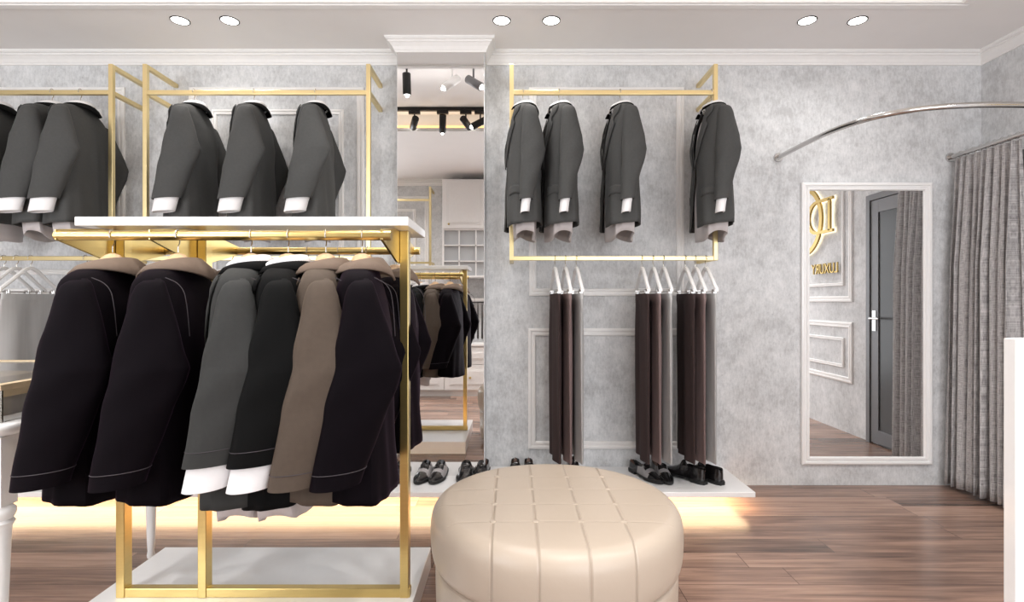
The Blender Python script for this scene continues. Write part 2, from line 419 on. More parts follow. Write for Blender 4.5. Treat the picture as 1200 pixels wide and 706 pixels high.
# a frame on the front wall, seen only in the column mirror
t = thing('wall_clothes_frame', (-1.6, YF, 1.5), 'brass wall clothes frame seen reflected in the column mirror beside white cupboards', 'clothes rail')
def L(p): return (p[0]+1.6, p[1]-YF, p[2]-1.5)
for x in (-.99, -1.75):
    MB().bar(L((x, YF+.27, 1.55)), L((x, YF+.27, 2.52)), .026, .026).build('post', M['palegold'], t)
    for z in (1.6, 2.5): MB().bar(L((x, YF+.257, z)), L((x, YF, z)), .024, .024).build('bracket', M['palegold'], t)
for z in (1.6, 2.36): MB().bar(L((-1.75, YF+.27, z)), L((-.99, YF+.27, z)), .024, .024).build('rail', M['palegold'], t)

# ------------------------------------------------------------------ garments
TORSO = [(-.090, .056, .040), (-.104, .095, .046), (-.122, .155, .050), (-.142, .196, .054), (-.165, .208, .062), (-.22, .210, .074),
         (-.30, .204, .086), (-.45, .196, .088), (-.60, .204, .092), (-.80, .214, .098)]
def surf(z, phi, off=0, fold=True):
    a, b = interp(TORSO, z)
    p = 2.6; c, s = math.cos(phi), math.sin(phi)
    f = .0
    if fold:
        k = max(0, min(1, (-z-.3)/.45))
        f = k*(.006*math.sin(5*phi+1.3)+.004*math.sin(11*phi+6*z)) + .002*math.sin(23*z+3*phi)*max(0, min(1, (-z-.2)/.2))
    r = abs(c)**(2/p); q = abs(s)**(2/p)
    return Vector((math.copysign((b+off+f)*r, c), math.copysign((a+off+f)*q, s), z))
SLEEVE_BENT = [(-.142, .012, .034, .182, .006), (-.148, -.006, .046, .189, .022), (-.162, -.016, .053, .196, .035), (-.19, -.024, .064, .205, .042),
          (-.25, -.034, .084, .216, .047), (-.32, -.046, .108, .228, .050), (-.372, -.055, .127, .236, .048), (-.386, -.058, .129, .238, .048),
          (-.44, -.067, .112, .241, .048), (-.52, -.081, .083, .242, .046), (-.60, -.095, .052, .241, .045), (-.72, -.114, .010, .238, .045)]
SLEEVE_STRAIGHT = [(-.142, .008, .026, .182, .006), (-.148, -.008, .040, .189, .022), (-.162, -.017, .049, .196, .035), (-.19, -.023, .057, .205, .042),
          (-.25, -.028, .069, .212, .046), (-.32, -.031, .083, .218, .048), (-.372, -.033, .093, .222, .047), (-.386, -.034, .094, .223, .047),
          (-.44, -.036, .080, .225, .046), (-.52, -.039, .058, .226, .044), (-.60, -.042, .037, .226, .043), (-.72, -.046, .016, .224, .042)]
SLEEVE = SLEEVE_BENT
def sleeve_ring(z, side, off=0, n=28, tilt=0):
    xf, xr, y, ry = interp(SLEEVE, z, 0); cx = (xf+xr)/2; rx = (xr-xf)/2+off; out = []
    for k in range(n):
        a = 2*PI*k/n; c, s = math.cos(a), math.sin(a)
        wr = .0025*math.sin(40*z+3*a)*(1 if -.5 < z < -.3 else .4)
        x = cx+math.copysign((rx+wr)*abs(c)**(1.15 if c > 0 else .85), c); yy = y+math.copysign((ry+off+wr)*abs(s)**.9, s)
        out.append((x, side*yy, z+tilt*(x-cx)))
    return out
def build_jacket(kind, body, collar, shirt, label, cat, seam, straight=False, sl=None):
    global SLEEVE
    SLEEVE = SLEEVE_STRAIGHT if straight else SLEEVE_BENT
    t = thing(kind, (0, 0, 0), label, cat)
    hem = -.765 if shirt else -.755; sl_end = sl or (-.648 if shirt else -.688)
    # torso shell
    mb = MB(); nz, nf = 44, 56
    def gap(z):
        if not shirt: return .02
        if z > -.42: return .05+.50*max(0, (z+.42)/.34)
        return .05+.22*((-z-.42)/.35)
    rr = []
    for i in range(nz+1):
        u = i/nz; z = -.090+(hem+.090)*(u**1.25)
        g = gap(z); row = []
        for j in range(nf+1):
            phi = -PI+g+(2*PI-2*g)*j/nf
            zz = z
            if u > .8: zz = z-.012*(u-.8)/.2*math.cos(phi)*(-1 if shirt else 1)
            p = surf(z, phi); p.z = zz; row.append(p)
        rr.append(row)
    mb.rings(rr, closed=False)
    mb.build('body', body, t, smooth=True, solid=.006)
    for side in (-1, 1):
        mb = MB(); rr = []
        zs = sorted([-.140, -.143, -.147, -.153, -.161, -.172, -.19, -.372, -.379, -.386]+[-.19-(-sl_end-.19)*k/22 for k in range(1, 23)], reverse=True)
        for z in zs: rr.append(sleeve_ring(z, side, tilt=.10*max(0, (-z-.3)/.4)))
        rr.append(sleeve_ring(sl_end, side, -.006, tilt=.10)); rr.append(sleeve_ring(sl_end+.05, side, -.008, tilt=.10))
        mb.rings(rr); mb.build('sleeve', body, t, smooth=True, sharp=60)
        if seam:
            sm = MB(); sm.tube([Vector(p) for p in sleeve_ring(sl_end+.042, side, .0006, tilt=.09)], .0011, 5, closed=True)
            sm.build('cuff_seam', seam, t, smooth=True); sm = MB()
            pts = [Vector((x, side*y, z)) for x, y, z in ((.052, .196, -.138), (.078, .190, -.152), (.094, .186, -.175), (.1005, .184, -.21), (.104, .182, -.25), (.107, .180, -.30))]
            sm.tube(curve(pts, 5), .0012, 5)
            sm.build('armhole_seam', seam, t, smooth=True)
        if shirt:
            mb = MB(); rr = []
            for z, o in ((sl_end+.03, -.012), (sl_end-.02, -.011), (sl_end-.066, -.008), (sl_end-.068, -.011), (sl_end-.03, -.014)):
                rr.append(sleeve_ring(max(z, -.72), side, o, tilt=.10))
                if z < -.72: rr[-1] = [(x, y, q+(z+.72)) for x, y, q in rr[-1]]
            mb.rings(rr); tag(mb.build('shirt_cuff', M['shirt'], t, smooth=True), 'white shirt cuff')
    # collar folded round the neck
    def band(top, bot, zt, zb, span, name, m, th):
        mb = MB(); rr = []; nn = 40
        for i in range(nn+1):
            ph = -span+2*span*i/nn; c, s = math.cos(ph), math.sin(ph); fr = (1-c)/2
            T = Vector((top[0]*c, top[1]*s, zt(fr)))
            B = Vector((bot[0]*c, bot[1]*s, zb(fr, abs(s))))
            I = Vector((top[0]*.86*c, top[1]*.86*s, zt(fr)-.028))
            mid = (T+B)/2+Vector((c, s, .6))*.006
            rr.append([I, T+Vector((-c*.004, -s*.004, .002)), T+Vector((c*.003, s*.003, 0)), mid, B])
        mb.rings(rr, closed=False); o = mb.build(name, m, t, smooth=True, solid=th, sharp=70); return o
    if kind == 'coat':
        o = band((.058, .072), (.098, .128), lambda f: -.072-.022*f, lambda f, s: -.138+.034*s-.014*f, 2.75, 'collar', collar, .006)
    else:
        o = band((.054, .068), (.088, .118), lambda f: -.074-.024*f, lambda f, s: -.130+.026*s-.014*f, 2.5, 'collar', collar, .005)
        tag(o, 'black collar')
        w = band((.052, .066), (.064, .084), lambda f: -.062-.024*f, lambda f, s: -.090-.02*f, 2.7, 'shirt_collar', M['shirt'], .004)
        tag(w, 'white shirt collar')
    # lapels
    for side in (-1, 1):
        mb = MB(); rr = []; n = 16
        for i in range(n+1):
            z = -.125-.31*i/n; g = gap(z); u = i/n
            w = .62*(1-u)**.8*(.75+.25*math.cos(i*1.0) if 2 < i < 5 else 1) if shirt else .5*(1-u)**.8
            row = []
            for k in range(5):
                phi = side*(PI-g-w*k/4); row.append(surf(z-.012*k/4*(1-u), phi, .009+.004*math.sin(PI*k/4)))
            rr.append(row)
        mb.rings(rr, closed=False); mb.build('lapel', body, t, smooth=True, solid=.004, sharp=60)
        # pocket flap
        mb = MB(); rr = []
        for i in range(5):
            z = -.560-.045*i/4; rr.append([surf(z-.01*abs(j-5)/5, side*(PI-.55-.85*j/10), .005) for j in range(11)])
        mb.rings(rr, closed=False); mb.build('pocket_flap', body, t, smooth=True, solid=.005)
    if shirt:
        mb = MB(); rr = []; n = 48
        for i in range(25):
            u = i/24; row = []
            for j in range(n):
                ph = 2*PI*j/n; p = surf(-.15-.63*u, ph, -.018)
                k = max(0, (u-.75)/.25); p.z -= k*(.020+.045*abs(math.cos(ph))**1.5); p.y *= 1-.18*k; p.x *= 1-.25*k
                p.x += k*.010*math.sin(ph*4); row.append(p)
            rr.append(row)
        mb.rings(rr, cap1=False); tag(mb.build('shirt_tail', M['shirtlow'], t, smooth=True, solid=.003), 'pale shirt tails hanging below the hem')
    else:
        mb = MB(); n = 40
        mb.rings([[surf(z, 2*PI*j/n, -.012) for j in range(n)] for z in (-.16, -.4, -.6, hem+.05)], cap1=True)
        mb.build('lining', M['blackwool'], t, smooth=True)
        for z in (-.46, -.58):
            p = surf(z, PI, .008); bb = MB().lathe([(.0, .0), (.010, .0), (.011, .002), (.010, .004), (0, .005)], seg=14)
            o = bb.build('button', M['black'], t, loc=p, smooth=True); o.rotation_euler = (0, -PI/2, 0)
    return t
def hanger_hook(mb, drop):
    # ring hook over a rail whose centre is the origin
    r = .021 if drop > .07 else .018
    pts = [Vector((0, r*math.sin(a), r*math.cos(a))) for a in [math.radians(-115+i*17) for i in range(16)]]
    pts += [Vector((0, .010, -r-.006)), Vector((0, 0, -r-.016)), Vector((0, 0, -drop))]
    mb.tube(pts, .0018, 6)
def build_hanger(kind, drop, m, label, clip=False):
    t = thing(kind, (0, 0, 0), label, 'hanger')
    h = MB(); hanger_hook(h, drop); h.build('hook', M['steel'], t, smooth=True)
    mb = MB()
    if clip:
        pts = [(0, -.185, -.182), (0, -.15, -.155), (0, -.09, -.108), (0, -.04, -.070), (0, 0, -.056), (0, .04, -.070), (0, .09, -.108), (0, .15, -.155), (0, .185, -.182)]
        rr = []
        P = curve(pts, 4)
        for i, p in enumerate(P):
            rr.append([p+Vector((x, 0, z)) for x, z in ((-.008, -.009), (.008, -.009), (.010, 0), (.007, .009), (-.007, .009), (-.010, 0))])
        mb.rings(rr); mb.build('shoulder_bar', m, t, smooth=True)
        k = MB(); k.tube([(0, -.17, -.176), (0, -.17, -.190), (0, .17, -.190), (0, .17, -.176)], .0022, 6); k.build('clip_rail', M['steel'], t, smooth=True)
        for y in (-.14, .14):
            MB().box(-.010, .010, y-.012, y+.012, -.222, -.184).box(-.013, .013, y-.004, y+.004, -.2, -.178).build('clip', M['chrome'], t, bevel=.002)
    else:
        rr = []; n = 32
        for i in range(n+1):
            u = -1+2*i/n; y = u*.150; ay = abs(y); z = -drop-.026-.42*max(0, ay-.035)-.010*min(1, ay/.035)
            hh = .013+.011*max(0, 1-ay/.06); ww = .018+.014*max(0, 1-ay/.08)
            if abs(u) == 1: ww *= .6; hh *= .6
            rr.append([Vector((ww*math.cos(a), y, z+hh*math.sin(a))) for a in [2*PI*k/14 for k in range(14)]])
        mb.rings(rr); mb.build('shoulder_bar', m, t, smooth=True, sharp=60)
    return t

protos = {}
used = set()
def place(key, builder, loc, rz, label, group, hz=None):
    if key not in protos: protos[key] = builder(); o = protos[key]
    else: o = copy_tree(protos[key])
    o.location = loc; o.rotation_euler = (0, 0, math.radians(rz)); o['label'] = label; o['group'] = group
    return o
JK = {
 'suit': lambda: build_jacket('suit_jacket', M['suit'], M['blackwool'], True, '', 'jacket', None),
 'straight': lambda: build_jacket('suit_jacket', M['suit'], M['blackwool'], True, '', 'jacket', None, True),
 'graphite': lambda: build_jacket('suit_jacket', M['suitfront'], M['blackwool'], True, '', 'jacket', M['seam'], sl=-.628),
 'black': lambda: build_jacket('suit_jacket', M['blackwool'], M['blackwool'], True, '', 'jacket', M['seam'], sl=-.628),
 'plum': lambda: build_jacket('coat', M['purple'], M['taupe'], False, '', 'coat', M['seam']),
 'brown': lambda: build_jacket('coat', M['brown'], M['taupe'], False, '', 'coat', M['seam'])}
def hang(style, x, y, z, rz, label, hlabel, group, drop=.052, hk='wood', dz=0):
    place(style, JK[style], (x, y, z+dz), rz, label, group)
    key = 'h_%s_%g' % (hk, drop)
    place(key, lambda: build_hanger('coat_hanger', drop, M[hk] if hk == 'wood' else M['white'], ''), (x, y, z+.0), rz, hlabel, 'hangers: '+group)
# front row of the freestanding rack
RY0, RY1, RZ = 1.632, 2.136, 1.339
G = 'jackets and coats on the front rail of the freestanding rack'
fr = [('plum', -1.232, 9, 'dark plum coat with taupe collar, leftmost on the front rail of the rack', 'light wooden hanger of the leftmost plum coat on the rack'),
      ('plum', -1.030, 9, 'dark plum coat with taupe collar, second from the left on the front rail', 'light wooden hanger of the second plum coat from the left'),
      ('graphite', -.805, 11, 'graphite grey jacket over a white shirt on the front rail, beside the black one', 'hanger inside the graphite grey jacket on the front rail'),
      ('black', -.690, 11, 'black jacket over a white shirt on the front rail, left of the mushroom brown coat', 'hanger inside the black jacket on the front rail'),
      ('brown', -.574, 11, 'mushroom brown coat on the front rail, between the black jacket and a plum coat', 'wooden hanger of the mushroom brown coat on the front rail'),
      ('plum', -.462, 10, 'dark plum coat at the right end of the front rail beside the brass post', 'wooden hanger of the plum coat at the right end of the front rail')]
for s, x, rz, lb, hl in fr: hang(s, x, RY0, RZ+.0, rz, lb, hl, G)
G = 'jackets and coats on the rear rail of the freestanding rack'
for s, x, rz, lb, hl in [
      ('plum', -1.275, 4, 'plum coat on the rear rail, behind the leftmost plum coat', 'wooden hanger on the rear rail at its left end'),
      ('plum', -1.13, 4, 'plum coat on the rear rail, mostly hidden behind the second plum coat', 'wooden hanger on the rear rail, second from its left end'),
      ('graphite', -.825, 5, 'graphite jacket over white shirt on the rear rail, mostly hidden behind the front row', 'hanger of the graphite jacket on the rear rail'),
      ('black', -.700, 5, 'black jacket over white shirt on the rear rail, seen in the column mirror', 'hanger of the black jacket on the rear rail'),
      ('brown', -.586, 5, 'mushroom brown coat on the rear rail, seen in the column mirror', 'wooden hanger of the mushroom brown coat on the rear rail'),
      ('plum', -.473, 4, 'dark plum coat on the rear rail, partly behind the right brass post', 'wooden hanger at the right end of the rear rail beside the brass post')]:
    hang(s, x, RY1, RZ, rz, lb, hl, G)
# charcoal suits on the wall frames
WZ = 2.314+.002
G = 'charcoal suit jackets on the upper rail of the left edge frame'
for x, rz, w in ((-2.905, 8, 'leftmost of all, cut off by the left edge'), (-2.594, 9, 'middle of the three on the left edge frame'), (-2.435, 10, 'rightmost on the left edge frame, crossed by its brass post')):
    hang('suit', x, 2.985, WZ, rz, 'charcoal suit jacket, '+w, 'hanger of the charcoal jacket, '+w, G, hk='pale', drop=.05)
G = 'charcoal suit jackets on the frame left of the mirrored column'
for x, rz, w in ((-1.794, 9, 'leftmost on the frame above the freestanding rack'), (-1.456, 9, 'middle one on the frame above the freestanding rack'), (-1.109, 8, 'just left of the mirrored column')):
    hang('suit', x, 2.985, WZ, rz, 'charcoal suit jacket, '+w, 'hanger of the charcoal jacket, '+w, G, hk='pale', drop=.05)
G = 'charcoal suit jackets on the frame right of the mirrored column'
for x, rz, w in ((.062, 5, 'first to the right of the mirrored column'), (.265, 5, 'second to the right of the mirrored column'), (.61, 0, 'third to the right of the mirrored column, hanging alone'), (1.125, -6, 'rightmost of all, against the right brass post')):
    hang('straight', x, 2.985, WZ, rz, 'charcoal suit jacket, '+w, 'hanger of the charcoal jacket, '+w, G, hk='pale', drop=.05)

# trousers on white clip hangers
def build_trousers(mt):
    t = thing('trousers', (0, 0, 0), '', 'trousers')
    def ring(z, hw, amp, ph):
        n = 44; out = []
        for k in range(n):
            a = 2*PI*k/n; c, s = math.cos(a), math.sin(a); y = hw*math.copysign(abs(s)**.8, s)
            lob = .35+.65*abs(math.sin(PI*y/hw)) ** .7 if amp else 1
            x = math.copysign(abs(c)**.8, c)*.021*lob*(1-.15*abs(s))+.006*math.sin(8*y/hw+ph)*amp
            out.append((x, y, z))
        return out
    mb = MB(); rr = []
    for i in range(26):
        u = i/25; z = -.232-.885*u
        rr.append(ring(z, .178-.012*u+.004*math.sin(6*u), min(1, u*4), 2*u))
    rr.append(ring(-1.112, .155, 1, 2))
    mb.rings(rr); mb.build('legs', mt, t, smooth=True, sharp=60)
    MB().rings([ring(-.200, .168, 0, 0), ring(-.202, .172, 0, 0), ring(-.236, .176, 0, 0)]).build('waistband', mt, t, smooth=True, sharp=50)
    return t
TK = {'dark': ('trouser_dark', 'dark brown'), 'mauve': ('trouser_mauve', 'mauve brown'), 'grey': ('trouser_grey', 'light grey')}
def hang_trousers(k, x, rz, where, group):
    m, word = TK[k]
    place('t_'+k, lambda: build_trousers(M[m]), (x, 2.99, 1.378+.0), rz, '%s trousers on a white hanger, %s' % (word, where), group)
    place('clip', lambda: build_hanger('clip_hanger', .055, M['white'], '', True), (x, 2.99, 1.378+.0), rz, 'white clip hanger holding the %s trousers, %s' % (word, where), 'clip hangers: '+group)
GR = 'trousers on the lower rail right of the mirrored column'
for xs, rz, w in (((.243, .302, .364), 3, 'in the group nearest the mirrored column'), ((.735, .798, .857), -3, 'in the middle group of the right frame'), ((.980, 1.037, 1.096), -3, 'in the group beside the right brass post')):
    for k, x in zip(('dark', 'mauve', 'grey'), xs): hang_trousers(k, x, rz, w, GR)
GR = 'trousers on the lower rail of the left edge frame'
for k, x, w in (('dark', -2.87, 'at the left edge of the picture'), ('mauve', -2.80, 'at the left edge of the picture'), ('grey', -2.72, 'above the glass display table'), ('grey', -2.41, 'behind the leftmost plum coat')):
    hang_trousers(k, x, 0, w, GR)

# ------------------------------------------------------------------ freestanding rack
rk = thing('clothes_rack', (-.88, 1.88, 0), 'freestanding brass clothes rack with white top shelf and white base', 'clothes rack')
def R(mb): mb.v = [(x+.88, y-1.88, z) for x, y, z in mb.v]; return mb
R(MB().box(-1.475, -.345, 1.52, 2.25, 0, .09)).build('base', M['whitegloss'], rk, bevel=.003)
R(MB().box(-1.431, -.34, 1.73, 2.07, 1.384, 1.413)).build('top_shelf', M['whitegloss'], rk, bevel=.002)
R(MB().box(-1.395, -.36, 1.865, 1.895, .09, .122)).build('bottom_rail', M['gold'], rk, bevel=.002)
for x in (-1.38, -1.092, -.380):
    R(MB().box(x-.015, x+.015, 1.862, 1.902, .09, 1.384)).build('post', M['gold'], rk, bevel=.002)
    # hexagonal bracket plate from rail to rail
    prof = [(RY0-.012, RZ-.014), (RY0-.012, RZ+.018), (1.80, 1.383), (1.96, 1.383), (RY1+.012, RZ+.018), (RY1+.012, RZ-.014), (1.93, 1.272), (1.834, 1.272)]
    mb = MB(); s = .006 if x != -.38 else .008
    mb.rings([[(xx, y, z) for y, z in prof] for xx in (x-.016-s, x-.016)])
    R(mb).build('bracket_plate', M['gold'], rk, bevel=.0015)
for y in (RY0, RY1):
    R(MB().tube([(-1.405, y, RZ), (-.372, y, RZ)], .0150, 24)).build('hanging_rail', M['gold'], rk, smooth=True)

# ------------------------------------------------------------------ ottoman
ox, oy = .150, 1.85
t = thing('ottoman', (ox, oy, 0), 'round beige leather ottoman with buttoned top in the foreground', 'ottoman')
prof = [(0, .035), (.37, .035), (.395, .04), (.402, .06), (.406, .12), (.408, .20), (.407, .245), (.401, .256), (.392, .261), (.403, .266), (.414, .274), (.421, .30), (.424, .34), (.424, .378), (.420, .408), (.409, .430), (.391, .444), (.365, .450), (.30, .4525), (.15, .454), (.0, .455)]
prof2 = [(v.x, v.y) for v in curve([(a, b, 0) for a, b in prof[1:]], 4)]
mb = MB(); mb.lathe([(max(a, .0005), b) for a, b in [prof[0]]+prof2], seg=128)
mb.v = [(x*(1.014+.004*math.sin(3*math.atan2(y, x))), y*(1.014+.004*math.sin(3*math.atan2(y, x))), z) for x, y, z in mb.v]
mb.build('cushion', M['leather'], t, smooth=True, sharp=80)
MB().lathe([(.0005, 0), (.36, 0), (.365, .01), (.365, .036), (.0005, .036)], seg=64).build('plinth', M['black'], t)
for x in SEAM_X:
    for y in SEAM_Y:
        if math.hypot(x, y) < .33:
            MB().lathe([(.0003, -.004), (.009, -.003), (.0105, 0), (.009, .0025), (.005, .004), (.0003, .0045)], seg=16).build('button', M['leather'], t, loc=(x, y, .4525), smooth=True)

# ------------------------------------------------------------------ shoes
def build_shoe(two_tone=False, boot=False):
    t = thing('shoe', (0, 0, 0), '', 'shoe')
    # length along -y (toe at y=-.145, heel at y=.135)
    def half(u): # u 0 toe .. 1 heel -> half width
        pts = [(0, .004), (.04, .017), (.12, .030), (.25, .041), (.36, .044), (.5, .038), (.65, .031), (.8, .032), (.92, .029), (.98, .018), (1, .004)]
        for a, b in zip(pts, pts[1:]):
            if a[0] <= u <= b[0]: return a[1]+(b[1]-a[1])*(u-a[0])/(b[0]-a[0])
        return .004
    def height(u):
        pts = [(0, .020), (.06, .030), (.15, .038), (.3, .050), (.42, .068), (.5, .083), (.6, .076), (.75, .070), (.88, .080), (.96, .084), (1, .070)]
        if boot: pts = [(0, .026), (.06, .036), (.2, .048), (.35, .066), (.46, .092), (.55, .105), (.7, .108), (.88, .112), (.96, .112), (1, .08)]
        for a, b in zip(pts, pts[1:]):
            if a[0] <= u <= b[0]: return a[1]+(b[1]-a[1])*(u-a[0])/(b[0]-a[0])
        return .07
    def dip(u): return 0 if u < .47 else min(1, (u-.47)/.07)*(1 if u < .9 else max(0, (1-u)/.1))
    mb = MB(); rr = []; mi = []
    us = [i/34 for i in range(35)]
    for u in us:
        w = half(u); h = height(u); d = dip(u)*(h-.035); y = -.145+.28*u; base = .014
        row = []
        for k in range(17):
            s = -1+2*k/16; a = abs(s)
            if a > .55:    # the outer side wall
                q = (1-a)/.45; x = math.copysign(w*(1-.28*q**1.5), s); z = base+(h*(.9 if d > 0 else .78)-base)*q
            else:
                q = a/.55; x = s/.55*w*.72*(.92 if d > .01 else 1); z = base+(h*(.9 if d > 0 else .78)-base)+(h*.22*(1-q*q)*(1 if d < .01 else 0))-(d*(1-q**6))
            row.append((x, y, z))
        rr.append(row)
    n = len(mb.v); 
    for r in rr: mb.v += r
    for i in range(len(rr)-1):
        for j in range(16):
            a = i*17+j; mb.f.append((a, a+1, a+18, a+17))
            m_ = 0
            if us[i] >= .5 and 4 < j < 11: m_ = 1
            if two_tone and .24 < us[i] < .62 and (j < 4 or j > 11) : m_ = 2
            if two_tone and .27 < us[i] < .38: m_ = 2
            mb.mi.append(m_)
    mb.build('upper', [M['shoeleather'], M['browninside'], M['greyleather']], t, smooth=True, sharp=55)
    so = MB(); rr = []
    for i in range(30):
        u = i/29; w = half(u)+.004; y = -.149+.288*u
        z0 = .004 if u < .35 else (.010 if u < .6 else .016)
        rr.append([(-w, y, z0), (w, y, z0), (w, y, .020), (-w, y, .020)])
    so.rings(rr); so.build('sole', M['sole'], t, bevel=0)
    he = MB(); rr = []
    for i in range(12):
        u = .72+.28*i/11; w = half(min(u, .985))+.003; y = -.149+.288*u
        rr.append([(-w*.94, y, 0), (w*.94, y, 0), (w, y, .018), (-w, y, .018)])
    he.rings(rr); he.build('heel', M['sole'], t)
    if not boot:
        lc = MB()
        for k in range(3):
            u = .38+.04*k; z = height(u)+.002; y = -.145+.28*u
            lc.tube([(-.014, y, z-.005), (0, y-.002, z+.001), (.014, y, z-.005)], .0018, 6)
        lc.build('laces', M['black'], t, smooth=True)
    return t
# x, yaw, style, words
SH = [(.0, 0, 0, '')]
def shoe(px_, y, rz, style, label):
    x = (px_-600)*y/F
    place('shoe_'+style, lambda: build_shoe(style == 'two', style == 'boot'), (x, y, .116+(.0035 if False else 0)), rz, label, 'shoes on the low platform')
for p, y, rz, st, w in [
    (448, 3.075, -28, 'plain', 'black shoe with brown lining just left of the brass post, turned outward'),
    (470, 3.075, -4, 'plain', 'black shoe half hidden behind the right brass post of the rack'),
    (499, 3.075, -10, 'two', 'left shoe of the black and pale grey pair in front of the column mirror'),
    (516, 3.075, -10, 'two', 'right shoe of the black and pale grey pair in front of the column mirror'),
    (546, 3.075, -4, 'plain', 'left shoe of the black pair at the right corner of the column mirror'),
    (565, 3.075, -6, 'plain', 'right shoe of the black pair at the right corner of the column mirror'),
    (604, 3.09, 0, 'plain', 'left shoe of the pair showing only its heel above the ottoman'),
    (620, 3.09, 0, 'plain', 'right shoe of the pair showing only its heel above the ottoman'),
    (672, 3.075, 0, 'boot', 'black shoe peeking over the ottoman below the first light grey trousers'),
    (756, 3.07, 24, 'two', 'left shoe of the black and grey pair below the middle trousers'),
    (775, 3.07, 2, 'two', 'right shoe of the black and grey pair below the middle trousers'),
    (803, 3.05, 214, 'boot', 'left black ankle boot below the right trousers, heel to the front'),
    (824, 3.05, 208, 'boot', 'right black ankle boot at the right end of the platform, heel to the front')]:
    shoe(p, y, rz, st, w)

# ------------------------------------------------------------------ wall mirror on the right
mx0, mx1, mz0, mz1 = px(938), px(1090), pz(544), pz(215)
t = thing('framed_mirror', ((mx0+mx1)/2, D, mz0), 'full-length wall mirror in a white moulded frame, left of the curtain', 'mirror')
mb = MB(); mould(mb, mx0, mx1, mz0, mz1, .048, lambda u, z, h: (u-(mx0+mx1)/2, -h*1.6-.004, z-mz0))
mb.build('frame', M['whitegloss'], t)
MB().box(mx0+.03-(mx0+mx1)/2, mx1-.03-(mx0+mx1)/2, -.010, 0, .03, mz1-mz0-.03).build('mirror_glass', M['mirror'], t)

# ------------------------------------------------------------------ fitting corner: rail and curtain
RX, RYr, RZr = 2.70, 2.385, 2.022
pts = [(1.640, D, RZr), (1.645, 3.0, RZr), (1.668, 2.74, RZr), (1.735, 2.56, RZr), (1.86, 2.445, RZr), (2.05, 2.392, RZr), (2.25, 2.385, RZr), (2.42, 2.40, RZr), (2.56, 2.46, RZr), (2.66, 2.58, RZr), (RX, 2.74, RZr), (RX, 3.0, RZr), (RX, D, RZr)]
t = thing('curtain_rail', (2.2, D, RZr), 'curved chrome curtain rail sweeping from the back wall round the fitting corner', 'curtain rail')
mb = MB().tube(curve(pts, 8), .0135, 12); mb.v = [(x-2.2, y-D, z-RZr) for x, y, z in mb.v]
mb.build('rail', M['chrome'], t, smooth=True)
for x in (1.64, RX):
    o = MB().lathe([(.0005, -.012), (.026, -.012), (.028, -.006), (.028, 0), (.0005, 0)], seg=24).build('wall_flange', M['chrome'], t, loc=(x-2.2, 0, 0), smooth=True)
    o.rotation_euler = (-PI/2, 0, 0)
t = thing('curtain', (RX, 3.0, 0), 'heather grey linen curtain bunched against the right wall under the curved rail', 'curtain')
mb = MB(); nu, nv = 420, 30; rows = []
for j in range(nv+1):
    v = j/nv; z = RZr-.022-(RZr-.052)*v; row = []
    for i in range(nu+1):
        u = i/nu; k = .30+.70*min(1, v*3.0)
        y = 2.815+.405*u+.012*v*(u-.5)
        ph = 2*PI*9*u
        a = (.040+.014*math.sin(5.1*u*PI+.7)+.010*v)*k
        x = a*math.sin(ph+.5*math.sin(2*PI*2.3*u+1.2*v))+.006*math.sin(3.1*ph+2*v)*k
        y += .013*k*math.cos(ph*2+1)*.7
        x += -.03*v*u**2
        if v > .8: x += .004*math.sin(9*ph)*(v-.8)
        row.append((x, y-3.0, z+.004*math.sin(ph)*(1 if v > .96 else 0)))
    rows.append(row)
mb.rings(rows, closed=False)
mb.uv = lambda co: (co.y*3, co.z)
mb.build('cloth', M['linen'], t, smooth=True, solid=.003, sharp=180)
for i in range(9):
    y = 2.815+.405*(i+.25)/9
    MB().tube([(0, y-3.0+.018*math.sin(a), RZr+.018*math.cos(a)) for a in [0.001+2*PI*k/14 for k in range(14)]], .0015, 5, closed=True).build('curtain_ring', M['chrome'], t, smooth=True)

# ------------------------------------------------------------------ right wall: door, logo
t = thing('glass_door', (XR, 2.22, 0), 'dark grey framed glass door on the right wall, seen in the framed mirror', 'door')
def Dr(mb): mb.v = [(x-XR, y-2.22, z) for x, y, z in mb.v]; return mb
fm = MB(); y0, y1, zt = 2.22, 3.14, 1.985
fm.box(XR-.03, XR, y0, y0+.045, 0, zt).box(XR-.03, XR, y1-.045, y1, 0, zt).box(XR-.03, XR, y0+.045, y1-.045, zt-.045, zt)
Dr(fm).build('door_frame', M['doorgrey'], t, bevel=.002)
lf = MB(); a, b = y0+.05, y1-.05
lf.box(XR-.022, XR-.002, a, a+.085, .012, zt-.05).box(XR-.022, XR-.002, b-.085, b, .012, zt-.05).box(XR-.022, XR-.002, a+.085, b-.085, .012, .12).box(XR-.022, XR-.002, a+.085, b-.085, zt-.15, zt-.05)
l = Dr(lf).build('leaf', M['doorgrey'], t, bevel=.002)
Dr(MB().box(XR-.014, XR-.006, a+.085, b-.085, .12, zt-.15)).build('pane', M['doorglass'], l)
hd = MB(); hd.tube([(XR-.022, a+.042, 1.0), (XR-.065, a+.042, 1.0)], .009, 10); hd.tube([(XR-.062, a+.042, 1.0), (XR-.062, a+.15, 1.0)], .009, 10); hd.box(XR-.027, XR-.021, a+.022, a+.062, .9, 1.06)
Dr(hd).build('handle', M['chrome'], l, smooth=True)

